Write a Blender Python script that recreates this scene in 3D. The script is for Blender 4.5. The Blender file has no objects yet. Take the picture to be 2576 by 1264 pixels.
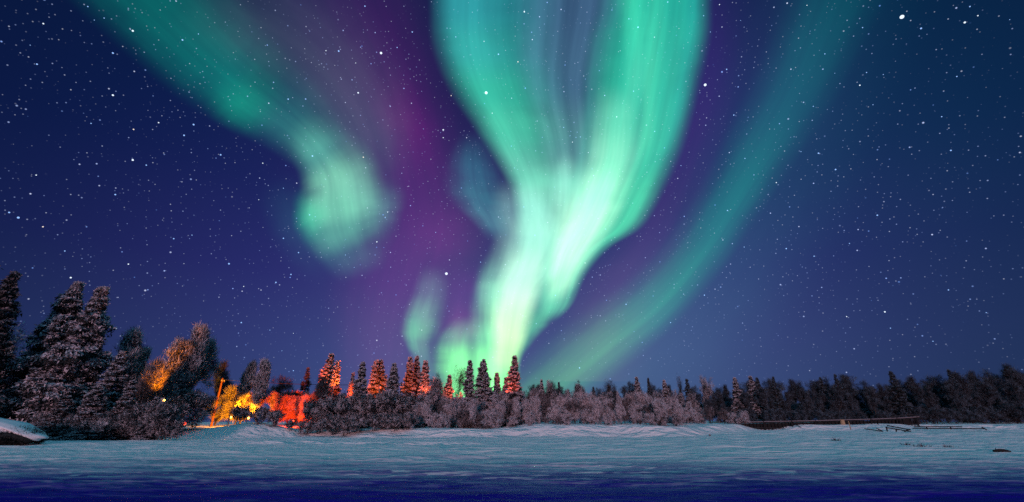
import bpy, math, random
import numpy as np
from mathutils import Vector, Matrix

C = bpy.context.scene
COL = C.collection
R = math.radians

# ------------------------------------------------------------------ camera
F, CX, CY, VP = 1080.0, 1288.0, 632.0, 430.0       # focal length etc. in units of a 2576-wide picture
PITCH = math.atan(VP / F)
CAMZ = 1.6
cam = bpy.data.cameras.new('camera')
cam.sensor_width = 36; cam.lens = 36 * F / 2576
cam.clip_start = .1; cam.clip_end = 20000
camo = bpy.data.objects.new('camera', cam); COL.objects.link(camo)
camo.location = (0, 0, CAMZ); camo.rotation_euler = (math.pi/2 + PITCH, 0, 0)
C.camera = camo
def ray(px, py):
    dx, dy = (px - CX) / F, -(py - CY) / F
    return np.array((dx, math.cos(PITCH) - math.sin(PITCH)*dy, math.sin(PITCH) + math.cos(PITCH)*dy))
def at(px, py, Y):
    d = ray(px, py); return np.array((0, 0, CAMZ)) + d * (Y / d[1])
def sky_at(px, py, dist):
    d = ray(px, py); return np.array((0, 0, CAMZ)) + d / np.linalg.norm(d) * dist

# ------------------------------------------------------------------ render / exposure
C.view_settings.view_transform = 'Standard'; C.view_settings.look = 'None'
C.view_settings.exposure = 0; C.view_settings.gamma = 1
C.cycles.use_denoising = False
C.cycles.transparent_max_bounces = 48
C.cycles.max_bounces = 5; C.cycles.diffuse_bounces = 3
C.cycles.sample_clamp_indirect = 1.2

# ------------------------------------------------------------------ node helpers
def S2L(c):
    return tuple(((v/255)/12.92 if v/255 <= .04045 else ((v/255+.055)/1.055)**2.4) for v in c)
class NT:
    def __init__(s, tree): s.t = tree; s.n = tree.nodes; s.l = tree.links
    def add(s, typ, **kw):
        n = s.n.new(typ)
        for k, v in kw.items(): setattr(n, k, v)
        return n
    def set(s, sock, v):
        if hasattr(v, 'links') or isinstance(v, bpy.types.NodeSocket): s.l.new(v, sock)
        else: sock.default_value = v
    def math(s, op, a, b=None, c=None, clamp=False):
        n = s.add('ShaderNodeMath', operation=op, use_clamp=clamp)
        for i, v in enumerate((a, b, c)):
            if v is not None: s.set(n.inputs[i], v)
        return n.outputs[0]
    def vmath(s, op, a, b=None, out=0):
        n = s.add('ShaderNodeVectorMath', operation=op)
        s.set(n.inputs[0], a)
        if b is not None: s.set(n.inputs['Scale' if op == 'SCALE' else 1], b)
        return n.outputs[out]
    def mapr(s, v, a, b, c=0, d=1, smooth=False):
        n = s.add('ShaderNodeMapRange', interpolation_type='SMOOTHSTEP' if smooth else 'LINEAR')
        for i, x in enumerate((v, a, b, c, d)): s.set(n.inputs[i], x)
        return n.outputs[0]
    def mix(s, f, a, b, blend='MIX'):
        n = s.add('ShaderNodeMix', data_type='RGBA', blend_type=blend)
        s.set(n.inputs[0], f)
        for i, v in ((6, a), (7, b)):
            s.set(n.inputs[i], v if not isinstance(v, tuple) else (*v[:3], 1))
        return n.outputs[2]
    def ramp(s, f, stops, interp='EASE'):
        n = s.add('ShaderNodeValToRGB'); r = n.color_ramp; r.interpolation = interp
        s.set(n.inputs[0], f)
        while len(r.elements) < len(stops): r.elements.new(.5)
        for e, (p, c) in zip(r.elements, stops): e.position = p
        for e, (p, c) in zip(r.elements, stops):
            e.position = p; e.color = (*c, 1) if isinstance(c, tuple) else (c, c, c, 1)
        return n.outputs[0]
    def noise(s, vec, scale, detail=2, rough=.5, dist=0, out='Fac'):
        n = s.add('ShaderNodeTexNoise'); n.inputs['Scale'].default_value = scale
        n.inputs['Detail'].default_value = detail; n.inputs['Roughness'].default_value = rough
        n.inputs['Distortion'].default_value = dist
        s.set(n.inputs['Vector'], vec); return n.outputs[out]

# ------------------------------------------------------------------ world: the moonless blue night sky with its faint stars
W = bpy.data.worlds.new('World'); C.world = W; W.use_nodes = True
t = NT(W.node_tree); t.n.clear()
dirv = t.add('ShaderNodeTexCoord').outputs['Generated']
sep = t.add('ShaderNodeSeparateXYZ'); t.set(sep.inputs[0], dirv)
elev = sep.outputs[2]
base = t.ramp(t.mapr(elev, -.02, 1), [(0, S2L((46,72,120))), (.06, S2L((48,72,122))), (.16, S2L((44,64,120))), (.30, S2L((32,47,108))),
                                     (.46, S2L((20,38,92))), (.66, S2L((11,32,74))), (1, S2L((7,31,60)))], 'LINEAR')
# darker towards the sides and behind
side = t.mapr(t.math('ABSOLUTE', sep.outputs[0]), .25, .92, 1, .42, True)
back = t.mapr(sep.outputs[1], -.3, .2, .35, 1, True)
base = t.vmath('SCALE', base, t.math('MULTIPLY', side, back))
def blob(px, py, rad, col, k=1.0):
    """broad airglow patch round one direction of the sky"""
    global base
    d = ray(px, py); d = d / np.linalg.norm(d)
    f = t.mapr(t.vmath('DISTANCE', dirv, tuple(d), out=1), 0, rad, k, 0, True)
    base = t.vmath('ADD', base, t.vmath('SCALE', tuple(col), f))
blob(1130, 560, .42, (.018, .002, .020)); blob(985, 200, .38, (.010, .000, .018)); blob(1680, 560, .55, (.008, .004, .026))
blob(1240, 880, .55, (.030, .030, .040)); blob(2150, 380, .60, (.000, .014, .022)); blob(1700, 900, .40, (.014, .022, .024))
blob(1790, 180, .30, (.010, .000, .032)); blob(700, 780, .5, (.010, .002, .016)); blob(2050, 800, .45, (.006, .0, .006))
blob(600, 500, .5, (.000, .000, .010))
for v_, r_, c_ in (((0, -.35, .94), .95, (.15,.63,.95)),):           # added teal glow overhead and behind the camera, to light the snow
    f_ = t.mapr(t.vmath('DISTANCE', dirv, v_, out=1), 0, r_, 1, 0, True)
    base = t.vmath('ADD', base, t.vmath('SCALE', c_, f_))
def voronoi_stars(scale, r, lo, gain, tint):
    global base
    v = t.add('ShaderNodeTexVoronoi'); v.inputs['Scale'].default_value = scale; t.set(v.inputs['Vector'], dirv)
    core = t.mapr(v.outputs['Distance'], r*scale*.35, r*scale, 1, 0, True)
    s2 = t.add('ShaderNodeSeparateColor'); t.set(s2.inputs[0], v.outputs['Color'])
    mag = t.math('POWER', t.mapr(s2.outputs[0], lo, 1), 2.2)
    col = t.mix(s2.outputs[1], tint[0], tint[1])
    base = t.vmath('ADD', base, t.vmath('SCALE', col, t.math('MULTIPLY', t.math('MULTIPLY', core, mag), t.mapr(elev, .0, .3, gain*.4, gain))))
voronoi_stars(34, .0020, .05, .9, ((.15,.36,1), (.8,.84,1)))
voronoi_stars(70, .0015, .0, 1.1, ((.18,.38,1), (.75,.8,1)))
voronoi_stars(150, .0012, .0, .5, ((.35,.5,1), (.8,.85,1)))
bg = t.add('ShaderNodeBackground'); t.set(bg.inputs[0], base); bg.inputs[1].default_value = 1
t.l.new(bg.outputs[0], t.add('ShaderNodeOutputWorld').inputs[0])

# low pinkish light from behind the camera (sun lamp standing in for lamps there)
sun = bpy.data.lights.new('low_lamplight', 'SUN'); sun.energy = 1.7; sun.angle = R(10); sun.color = (1, .54, .60)
suno = bpy.data.objects.new('low_lamplight', sun); COL.objects.link(suno)
suno.rotation_euler = (R(90 - 4.5), 0, R(-8))     # shines along +Y, 7 degrees down, from slightly left

# ------------------------------------------------------------------ object helpers
def tag(o, label=None, cat=None, group=None, kind=None):
    if label: o['label'] = label
    if cat: o['category'] = cat
    if group: o['group'] = group
    if kind: o['kind'] = kind
    return o
class MB:
    """collects triangles / quads with a material index, builds ONE mesh"""
    def __init__(s): s.v = []; s.f = []; s.m = []; s.n = 0; s.u = None
    def raw(s, verts, faces, mi=0):
        verts = np.asarray(verts, float).reshape(-1, 3); faces = np.asarray(faces, int)
        s.v.append(verts); s.f.append(faces + s.n); s.m.append(np.full(len(faces), mi, int) if np.isscalar(mi) else np.asarray(mi, int))
        s.n += len(verts); return s
    def slivers(s, p, d, l, w, mi, rng, nrm=None):
        """thin pointed blades at p, along d, length l, width w"""
        p = np.asarray(p); d = np.asarray(d); N = len(p)
        if N == 0: return s
        r = rng.normal(size=(N, 3)) if nrm is None else rng.normal(0, .5, (N, 3)) + nrm; side = np.cross(d, r); side /= np.linalg.norm(side, axis=1, keepdims=True) + 1e-9
        l = np.broadcast_to(l, N)[:, None]; w = np.broadcast_to(w, N)[:, None]
        V = np.stack((p - side*w*.5, p + side*w*.5, p + d*l), 1).reshape(-1, 3)
        return s.raw(V, np.arange(3*N).reshape(N, 3), mi)
    def tube(s, pts, rad, k=6, mi=0, cap=True):
        pts = np.asarray(pts, float); n = len(pts); rad = np.broadcast_to(rad, n)
        tg = np.gradient(pts, axis=0); V = []
        for i in range(n):
            a = tg[i] / (np.linalg.norm(tg[i]) + 1e-9)
            h = np.array((0, 0, 1.)) if abs(a[2]) < .8 else np.array((1., 0, 0))
            b = np.cross(a, h); b /= np.linalg.norm(b); c = np.cross(a, b)
            for j in range(k):
                q = 2*math.pi*j/k; V.append(pts[i] + rad[i]*(math.cos(q)*b + math.sin(q)*c))
        Fq = [(i*k+j, i*k+(j+1) % k, (i+1)*k+(j+1) % k, (i+1)*k+j) for i in range(n-1) for j in range(k)]
        s.raw(V, Fq, mi)
        return s
    def build(s, name, mats, parent=None, smooth=False, mesh_only=False):
        me = bpy.data.meshes.new(name)
        V = np.concatenate(s.v) if s.v else np.zeros((0, 3))
        loops = np.concatenate([f.ravel() for f in s.f]); sizes = np.concatenate([np.full(len(f), f.shape[1]) for f in s.f])
        me.vertices.add(len(V)); me.vertices.foreach_set('co', V.astype(np.float32).ravel())
        me.loops.add(len(loops)); me.loops.foreach_set('vertex_index', loops.astype(np.int32))
        me.polygons.add(len(sizes)); st = np.concatenate(([0], np.cumsum(sizes)[:-1]))
        me.polygons.foreach_set('loop_start', st.astype(np.int32)); me.polygons.foreach_set('loop_total', sizes.astype(np.int32))
        for m in (mats if isinstance(mats, (list, tuple)) else [mats]): me.materials.append(m)
        me.polygons.foreach_set('material_index', np.concatenate(s.m).astype(np.int32))
        if smooth: me.polygons.foreach_set('use_smooth', np.ones(len(sizes), bool))
        if s.u is not None:
            uv = me.uv_layers.new(name='UVMap'); U = np.asarray(s.u)[loops]
            uv.data.foreach_set('uv', U.astype(np.float32).ravel())
        me.update(calc_edges=True); me.validate()
        if mesh_only: return me
        return link(name, me, parent)
def link(name, me, parent=None):
    o = bpy.data.objects.new(name, me); COL.objects.link(o)
    if parent is not None: o.parent = parent
    return o
def empty(name, loc=(0, 0, 0), rz=0, sc=1):
    o = bpy.data.objects.new(name, None); COL.objects.link(o); o.location = tuple(loc); o.rotation_euler = (0, 0, rz)
    o.scale = (sc, sc, sc) if np.isscalar(sc) else sc
    o.empty_display_size = .2
    return o

# ------------------------------------------------------------------ materials
def mat(name, col, rough=.8, var=0, scale=8, spec=.2, emit=None, strength=0):
    m = bpy.data.materials.new(name); m.use_nodes = True; q = NT(m.node_tree); b = q.n['Principled BSDF']
    b.inputs['Roughness'].default_value = rough; b.inputs['Specular IOR Level'].default_value = spec
    if var:
        co = q.add('ShaderNodeTexCoord').outputs['Object']
        f = q.noise(co, scale, 4, .6)
        q.set(b.inputs['Base Color'], q.mix(f, tuple(c*(1-var) for c in col), tuple(min(1, c*(1+var)) for c in col)))
    else: b.inputs['Base Color'].default_value = (*col, 1)
    if emit:
        b.inputs['Emission Color'].default_value = (*emit, 1); b.inputs['Emission Strength'].default_value = strength
        m.cycles.emission_sampling = 'NONE'
    return m
M = {
 'frost':  mat('hoar_frost', (.50,.48,.53), .9, .4, 2.2),
 'rime':   mat('thin_rime', (.22,.20,.22), .9, .4, 3),
 'darkrime': mat('dimmed_rime', (.10,.145,.19), .9, .5, 3),  # rime darkened in colour for woods the light hardly reaches
 'needle': mat('dark_needles', (.022,.026,.028), .9, .4, 2),
 'bark':   mat('dark_bark', (.06,.048,.042), .9, .4, 6),
 'twig':   mat('dark_twigs', (.026,.027,.032), .9, .4, 3),
 'wood':   mat('weathered_wood', (.028,.027,.029), .85, .5, 5),
 'darkwood': mat('tarred_wood', (.013,.013,.014), .85, .4, 5),
 'litwood': mat('yellow_lit_wood', (.34,.25,.15), .85, .4, 6),  # yellowish light put into the wood colour
 'polewood': mat('red_lit_pole_wood', (.13,.05,.035), .85, .4, 6),  # red lamplight put into the pole's wood colour
 'snow':   mat('loose_snow', (.78,.79,.82), .85, .06, 4),
 'metal':  mat('galvanised_metal', (.30,.30,.31), .5, .2, 9, .5),
 'wire':   mat('wire_metal', (.25,.22,.22), .5, 0, 9, .5),
 'glass_o': mat('orange_lamp_glass', (.8,.5,.2), .3, emit=(1,.42,.06), strength=14),
 'glass_r': mat('red_lamp_glass', (.8,.1,.05), .3, emit=(1,.06,.02), strength=6),
}

# ------------------------------------------------------------------ ground
rngG = np.random.default_rng(5)
def sstep(a, b, x):
    x = np.clip((np.asarray(x, float) - a) / (b - a), 0, 1); return x*x*(3-2*x)
_waves = [(rngG.uniform(.15, .9), rngG.uniform(.5, 2.6), rngG.uniform(0, 6.28), rngG.uniform(-.35, .35)) for _ in range(26)]
def drift(x, y):
    z = 0
    for kx, ky, ph, sk in _waves:
        z = z + np.sin(kx*.45*x + ky*(y + sk*x) + ph + 1.3*np.sin(.11*x + .07*y + ph)) / (ky*6.0 + 2)
    return z * .11
def shore(x):
    """distance of the foot of the bank from the camera, along X"""
    return 52 + 1.2*np.sin(x*.21) + .7*np.sin(x*.53+1) + sstep(14, 40, x)*14 - sstep(-18, -34, -(-x))*0 - sstep(16, 34, -np.asarray(x))*3
def ground(x, y):
    x = np.asarray(x, float); y = np.asarray(y, float)
    s = shore(x)
    bank = (.75 + .5*sstep(-4, 4, x)*sstep(22, 14, x))*sstep(0, 3.4, y - s) + .5*sstep(5, 30, y - s)
    rise = .45*sstep(38, 66, y)*sstep(10, 30, x)
    z = bank + rise + drift(x, y)*(1 + .8*sstep(0, 4, y - s)) * sstep(-20, 6, y)
    yy = y + .05*x + .3*np.sin(x*.5)                                      # long low wind ridge
    z = z + .16*sstep(35.4, 36.0, yy)*sstep(41, 36.0, yy)*sstep(-25, -19, x)*sstep(0, -6, x)
    z = z + .8*np.exp(-((x+30.5)/3.0)**2 - ((y-55)/3.0)**2)          # drifted heap in the gap
    return z
def ground_sheet():
    xs = np.concatenate((-np.geomspace(3500, 92, 24), np.linspace(-90, 90, 541), np.geomspace(92, 3500, 24)))
    ys = np.concatenate((-np.geomspace(3500, 6, 22), np.linspace(-5, 6, 12), np.linspace(6.15, 70, 480), np.geomspace(70.4, 5000, 50)))
    X, Y = np.meshgrid(xs, ys); Z = ground(X, Y)
    far = sstep(90, 300, np.hypot(X, Y)); Z = Z*(1-far) + far*1.0
    nx, ny = len(xs), len(ys)
    i = np.arange(nx*ny).reshape(ny, nx)
    Fq = np.stack((i[:-1, :-1], i[:-1, 1:], i[1:, 1:], i[1:, :-1]), -1).reshape(-1, 4)
    mb = MB(); mb.raw(np.stack((X, Y, Z), -1).reshape(-1, 3), Fq)
    m = bpy.data.materials.new('snow_with_painted_shade'); m.use_nodes = True; q = NT(m.node_tree); b = q.n['Principled BSDF']
    co = q.add('ShaderNodeTexCoord').outputs['Object']
    sp = q.add('ShaderNodeSeparateXYZ'); q.set(sp.inputs[0], co)
    def stretched(sx, sy):
        mp = q.add('ShaderNodeMapping'); mp.inputs['Scale'].default_value = (sx, sy, 1); q.set(mp.inputs[0], co); return mp.outputs[0]
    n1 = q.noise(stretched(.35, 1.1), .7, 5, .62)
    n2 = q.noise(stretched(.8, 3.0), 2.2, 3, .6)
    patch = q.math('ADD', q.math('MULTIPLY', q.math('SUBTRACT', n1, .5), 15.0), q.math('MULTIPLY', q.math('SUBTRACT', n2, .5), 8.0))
    unshaded = q.mapr(q.math('ADD', sp.outputs[1], patch), 11.0, 25.5, 0, 1, True)     # painted shade: snow colour fades raggedly to deep blue towards the camera
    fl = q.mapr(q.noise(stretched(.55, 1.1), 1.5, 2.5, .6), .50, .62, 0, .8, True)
    unshaded = q.math('MAXIMUM', unshaded, q.math('MULTIPLY', fl, q.mapr(sp.outputs[1], 11.4, 17, 0, 1, True)))   # paler snow flecks left in the painted shade
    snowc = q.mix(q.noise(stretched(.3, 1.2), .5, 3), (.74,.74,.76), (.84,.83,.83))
    shadec = q.mix(n1, (.007,.003,.24), (.014,.006,.30))  # deep blue painted in as shade on the near snow
    q.set(b.inputs['Base Color'], q.mix(unshaded, shadec, snowc))
    q.set(b.inputs['Roughness'], q.mix(unshaded, (.7,.7,.7), (.85,.85,.85)))
    b.inputs['Specular IOR Level'].default_value = .08
    bump = q.add('ShaderNodeBump'); bump.inputs['Strength'].default_value = .9; bump.inputs['Distance'].default_value = .38
    hgt = q.math('ADD', q.math('MULTIPLY', q.noise(stretched(.55, .9), .9, 3, .55), 2.6), q.math('MULTIPLY', q.noise(stretched(.7, 1), 3.5, 3, .6), .14))
    q.set(bump.inputs['Height'], hgt); q.l.new(bump.outputs[0], b.inputs['Normal'])
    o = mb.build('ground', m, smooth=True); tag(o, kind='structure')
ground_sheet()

# ------------------------------------------------------------------ aurora: thin glowing curtains high above the forest
_aur_n = 0
def catmull(P, n):
    P = np.asarray(P, float); k = len(P)
    Q = np.vstack((2*P[0]-P[1], P, 2*P[-1]-P[-2])); out = []
    for s in np.linspace(0, k-1-1e-6, n):
        i = int(s); u = s - i; a, b, c, d = Q[i], Q[i+1], Q[i+2], Q[i+3]
        out.append(.5*((2*b) + (-a+c)*u + (2*a-5*b+4*c-d)*u*u + (-a+3*b-3*c+d)*u**3))
    return np.array(out)
def aurora_mat(name, stops, peak, rays, seed, plateau=.0):
    m = bpy.data.materials.new(name); m.use_nodes = True; q = NT(m.node_tree); q.n.clear()
    uv = q.add('ShaderNodeUVMap'); uv.uv_map = 'UVMap'
    sp = q.add('ShaderNodeSeparateXYZ'); q.set(sp.inputs[0], uv.outputs[0])
    col = q.ramp(sp.outputs[0], stops, 'EASE')
    a, b = max(.02, peak - plateau/2), min(.98, peak + plateau/2)
    m2 = q.add('ShaderNodeMapping'); m2.inputs['Scale'].default_value = (5, .8, 1); m2.inputs['Location'].default_value = (seed*2.3, seed*4.1, 0); q.set(m2.inputs[0], uv.outputs[0])
    vv = sp.outputs[1]; win = q.math('MULTIPLY', q.math('MULTIPLY', vv, q.math('SUBTRACT', 1, vv)), 1.3)
    vv = q.math('ADD', vv, q.math('MULTIPLY', win, q.math('SUBTRACT', q.noise(m2.outputs[0], 1.1, 3, .55), .5)))      # uneven, feathered edges
    prof = q.ramp(vv, [(0, 0.), (a, 1.), (b, 1.), (1, 0.)] if plateau else [(0, 0.), (peak, 1.), (1, 0.)], 'EASE')
    mp = q.add('ShaderNodeMapping'); mp.inputs['Scale'].default_value = (.9, 5, 1); mp.inputs['Location'].default_value = (seed*3.1, seed*1.7, 0)
    q.set(mp.inputs[0], uv.outputs[0])
    ns = q.mapr(q.noise(mp.outputs[0], 1.6, 2.5, .5), .3, .7, 1-rays, 1+rays)
    m3 = q.add('ShaderNodeMapping'); m3.inputs['Scale'].default_value = (1.1, 17, 1); m3.inputs['Location'].default_value = (seed*1.3, seed*2.9, 0); q.set(m3.inputs[0], uv.outputs[0])
    ns = q.math('MULTIPLY', ns, q.mapr(q.noise(m3.outputs[0], 1.4, 2, .5), .3, .7, .955, 1.045))
    e = q.add('ShaderNodeEmission'); q.set(e.inputs[0], col); q.set(e.inputs[1], q.math('MULTIPLY', prof, ns))
    tr = q.add('ShaderNodeBsdfTransparent'); ad = q.add('ShaderNodeAddShader')
    q.l.new(e.outputs[0], ad.inputs[0]); q.l.new(tr.outputs[0], ad.inputs[1])
    q.l.new(ad.outputs[0], q.add('ShaderNodeOutputMaterial').inputs[0])
    m.cycles.emission_sampling = 'NONE'
    return m
def aurora(name, ribbons, label, cat, group, dist):
    """ribbons: dicts with path [(px,py,w_left,w_right)...], stops [(u,rgb)...], peak"""
    global _aur_n
    mb = MB(); mats = []; U = []
    for k, r in enumerate(ribbons):
        _aur_n += 1
        nu, nv = 90, 24
        if 'rows' in r:
            r['path'] = [((xl+xr)/2, y, (xr-xl)/2, (xr-xl)/2) for y, xl, xr in r['rows']]; r['flat'] = 1; nr = len(r['rows'])
            r['stops'] = [(i_/(nr-1), c_) for i_, c_ in enumerate(r['cols'])]
        P = catmull(r['path'], nu); T = np.gradient(P[:, :2], axis=0); T /= np.linalg.norm(T, axis=1, keepdims=True)
        if r.get('flat'): Nn = np.tile(np.array((1., 0.)), (nu, 1))
        else: Nn = np.stack((T[:, 1], -T[:, 0]), 1)          # for a path that runs down the picture this points right
        V = np.zeros((nu, nv, 3)); UV = np.zeros((nu, nv, 2))
        for i in range(nu):
            for j in range(nv):
                v = j/(nv-1); off = -P[i, 2] + v*(P[i, 2] + P[i, 3])
                q = P[i, :2] + Nn[i]*off
                dd = dist + k*45 + 60*math.sin(5*v + 3*i/nu + k)      # gently folded sheet
                V[i, j] = sky_at(q[0], q[1], dd); UV[i, j] = (i/(nu-1), v)
        idx = np.arange(nu*nv).reshape(nu, nv)
        Fq = np.stack((idx[:-1, :-1], idx[1:, :-1], idx[1:, 1:], idx[:-1, 1:]), -1).reshape(-1, 4)
        mb.raw(V.reshape(-1, 3), Fq, k); U.append(UV.reshape(-1, 2))
        g = r.get('gain', 1)
        mats.append(aurora_mat('aurora_light', [(p, tuple(c*g for c in col)) for p, col in r['stops']], r.get('peak', .5), r.get('rays', .12), _aur_n, r.get('plateau', 0)))
    mb.u = np.concatenate(U)
    o = mb.build(name, mats, smooth=True); tag(o, label, cat, group)
    return o
K = (0., 0., 0.)
TEAL = (.012,.42,.36); GRN = (.04,.62,.34); PALE = (.22,.55,.36); WHT = (.34,.30,.30)
aurora('aurora', [
  # left fork, bright along its sharp left edge
  dict(gain=1.18, rows=[(-260,1070,1500),(0,1072,1440),(119,1078,1440),(231,1122,1450),(326,1186,1470),(438,1256,1475),(500,1280,1465),(580,1286,1450),(680,1295,1400)],
       cols=[(.02,.22,.22),(.02,.28,.27),(.025,.35,.28),(.025,.40,.24),(.05,.46,.26),(.10,.46,.28),(.13,.42,.27),(.08,.26,.17),K], peak=.26, rays=.13),
  # right fork, broad body with a sharp right edge
  dict(gain=1.18, rows=[(-260,1505,1800),(0,1490,1800),(103,1462,1795),(223,1450,1768),(382,1432,1725),(493,1400,1672),(573,1370,1622),(625,1352,1540),(690,1348,1482),(764,1352,1446),(815,1345,1398)],
       cols=[(.01,.28,.19),(.01,.34,.21),(.015,.38,.22),(.02,.42,.23),(.035,.47,.24),(.05,.50,.23),(.05,.48,.21),(.06,.45,.21),(.07,.42,.2),(.05,.30,.13),K], peak=.58, plateau=.34, rays=.2),
  # right fork, pale heart
  dict(gain=1.18, rows=[(200,1490,1605),(300,1474,1625),(400,1458,1625),(480,1425,1600),(560,1392,1562),(640,1372,1505),(710,1366,1460),(775,1365,1425)],
       cols=[K,(.08,.16,.11),(.17,.27,.19),(.25,.30,.23),(.32,.32,.25),(.33,.32,.24),(.20,.24,.15),K], peak=.45, plateau=.2, rays=.16),
  # bright rays at the top of the right fork
  dict(gain=1.18, rows=[(-200,1540,1660),(0,1540,1665),(100,1552,1665),(200,1560,1655),(320,1555,1640)], cols=[(.01,.16,.08),(.02,.18,.085),(.02,.16,.08),(.03,.12,.07),K], peak=.4, rays=.12),
  dict(gain=1.18, rows=[(-200,1625,1700),(60,1622,1690),(200,1612,1672),(340,1600,1655),(440,1585,1640)], cols=[(.01,.10,.05),(.015,.12,.06),(.02,.13,.06),(.03,.10,.05),K], peak=.4, rays=.1),
  dict(gain=1.18, rows=[(-100,1715,1775),(120,1700,1765),(300,1665,1730),(450,1610,1680)], cols=[(.0,.06,.06),(.0,.08,.06),(.0,.07,.05),K], peak=.5, rays=.1),
  # where the forks run together
  dict(gain=1.18, rows=[(390,1290,1610),(480,1282,1610),(560,1282,1570),(640,1270,1510),(725,1225,1455),(800,1215,1400)],
       cols=[K,(.07,.24,.14),(.11,.30,.18),(.11,.28,.17),(.08,.2,.12),K], peak=.5, plateau=.5, rays=.2),
  # tongue rising between the forks
  dict(gain=1.18, rows=[(370,1398,1448),(440,1385,1462),(540,1368,1475),(660,1350,1450)], cols=[K,(.07,.19,.13),(.12,.2,.14),K], peak=.5, rays=.1),
  # dim veil between the forks
  dict(gain=1.18, rows=[(-200,1250,1620),(0,1270,1600),(200,1280,1545),(350,1335,1530),(450,1365,1510),(560,1375,1480)],
       cols=[(.03,.07,.12),(.035,.08,.13),(.04,.10,.14),(.06,.17,.15),(.07,.18,.14),K], peak=.5, plateau=.3, rays=.22),
  # pale stream running down into the trunk
  dict(gain=1.18, rows=[(440,1238,1350),(525,1222,1400),(589,1232,1425),(677,1202,1425),(732,1186,1382),(804,1202,1352),(876,1216,1327),(930,1222,1312),(1010,1225,1312)],
       cols=[K,(.09,.20,.17),(.15,.32,.24),(.17,.42,.26),(.18,.50,.26),(.20,.60,.23),(.18,.66,.17),(.14,.62,.13),(.10,.5,.10)], peak=.52, plateau=.32, rays=.12),
  # white heart of the trunk
  dict(gain=1.18, rows=[(600,1268,1395),(690,1245,1380),(770,1228,1360),(840,1222,1338),(900,1230,1314),(955,1240,1300)],
       cols=[K,(.20,.25,.19),(.36,.34,.25),(.42,.32,.20),(.26,.24,.09),K], peak=.5, plateau=.3, rays=.08),
  # foot of the right fork, reaching down to the trunk
  dict(gain=1.18, rows=[(690,1330,1425),(755,1312,1425),(812,1298,1392),(855,1288,1352),(910,1270,1312)], cols=[K,(.03,.24,.10),(.05,.34,.12),(.04,.24,.08),K], peak=.6, rays=.1),
  # faint teal wisp left of the trunk
  dict(gain=1.18, rows=[(320,1150,1230),(430,1105,1275),(500,1118,1295),(560,1180,1300),(615,1222,1300)], cols=[K,(.008,.085,.095),(.012,.12,.115),(.03,.14,.13),K], peak=.5, rays=.15),
  # left fringe of the trunk
  dict(gain=1.18, rows=[(630,1205,1262),(730,1178,1275),(820,1172,1275),(900,1185,1275),(1000,1190,1275)], cols=[K,(.04,.16,.09),(.07,.24,.10),(.06,.26,.08),(.04,.2,.06)], peak=.45, rays=.2),
  # low yellow-green glow behind the trees
  dict(gain=1.18, rows=[(790,1140,1290),(850,1092,1300),(910,1078,1315),(1000,1078,1315)], cols=[K,(.06,.27,.09),(.15,.66,.15),(.15,.62,.11)], peak=.45, plateau=.4, rays=.24),
  dict(gain=1.18, rows=[(830,1135,1185),(890,1125,1190),(1000,1115,1190)], cols=[K,(.05,.2,.05),(.05,.2,.04)], peak=.5, rays=.1),
  dict(gain=1.18, rows=[(860,1205,1250),(930,1200,1260),(1000,1195,1260)], cols=[K,(.08,.3,.05),(.08,.3,.04)], peak=.5, rays=.1),
 ], 'brightest green aurora, forking upward like a V from a white-hot foot above the spruce tops', 'aurora', 'aurora curtains in the night sky', 3000)
aurora('aurora', [
  dict(path=[(150,-190,130,250),(270,-60,125,240),(390,60,115,240),(500,175,100,230),(590,250,85,210),(690,320,65,180),(770,385,55,150),(830,450,45,130)],
       stops=[(0,(.0,.075,.06)),(.3,(.001,.125,.085)),(.5,(.001,.135,.09)),(.62,(.003,.15,.085)),(.72,(.012,.12,.085)),(.85,(.03,.17,.11)),(1,K)], peak=.36, rays=.18),
  dict(path=[(400,20,100,340),(560,110,70,340),(700,200,50,330),(820,310,50,280),(890,420,50,200),(930,540,60,130)],
       stops=[(0,K),(.3,(.026,.036,.040)),(.7,(.045,.062,.060)),(1,K)], peak=.35, rays=.12),
  dict(path=[(520,190,70,80),(570,245,75,95),(620,300,55,80),(670,345,30,50)],
       stops=[(0,K),(.5,(.0,.10,.05)),(1,K)], peak=.4),
  dict(path=[(715,325,40,110),(775,390,52,125),(818,450,80,150),(842,520,108,150),(858,580,110,140),(880,640,90,120),(905,710,60,90)],
       stops=[(0,K),(.2,(.05,.20,.13)),(.36,(.17,.54,.31)),(.52,(.15,.55,.30)),(.68,(.08,.34,.19)),(.85,(.02,.085,.06)),(1,K)], peak=.42, plateau=.12, rays=.14),
  dict(path=[(780,470,44,60),(768,520,40,70),(778,575,44,70),(820,620,44,60)],
       stops=[(0,K),(.5,(.0,.24,.09)),(1,K)], peak=.42, rays=.08),
  dict(path=[(880,400,50,60),(900,460,70,70),(905,530,60,70),(900,590,50,60)], stops=[(0,K),(.5,(.05,.13,.09)),(1,K)], peak=.5, rays=.1),
  dict(path=[(960,440,60,55),(972,500,75,60),(965,550,60,50),(945,620,50,60)],
       stops=[(0,K),(.5,(.04,.13,.10)),(1,K)], peak=.5, rays=.1),
  dict(path=[(690,430,60,90),(720,520,80,90),(780,620,90,90),(890,690,90,90)],
       stops=[(0,K),(.5,(.004,.03,.03)),(1,K)], peak=.5, rays=.05),
 ], 'dim teal aurora band slanting from the upper left corner down to a bright green blob', 'aurora', 'aurora curtains in the night sky', 3900)
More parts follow.
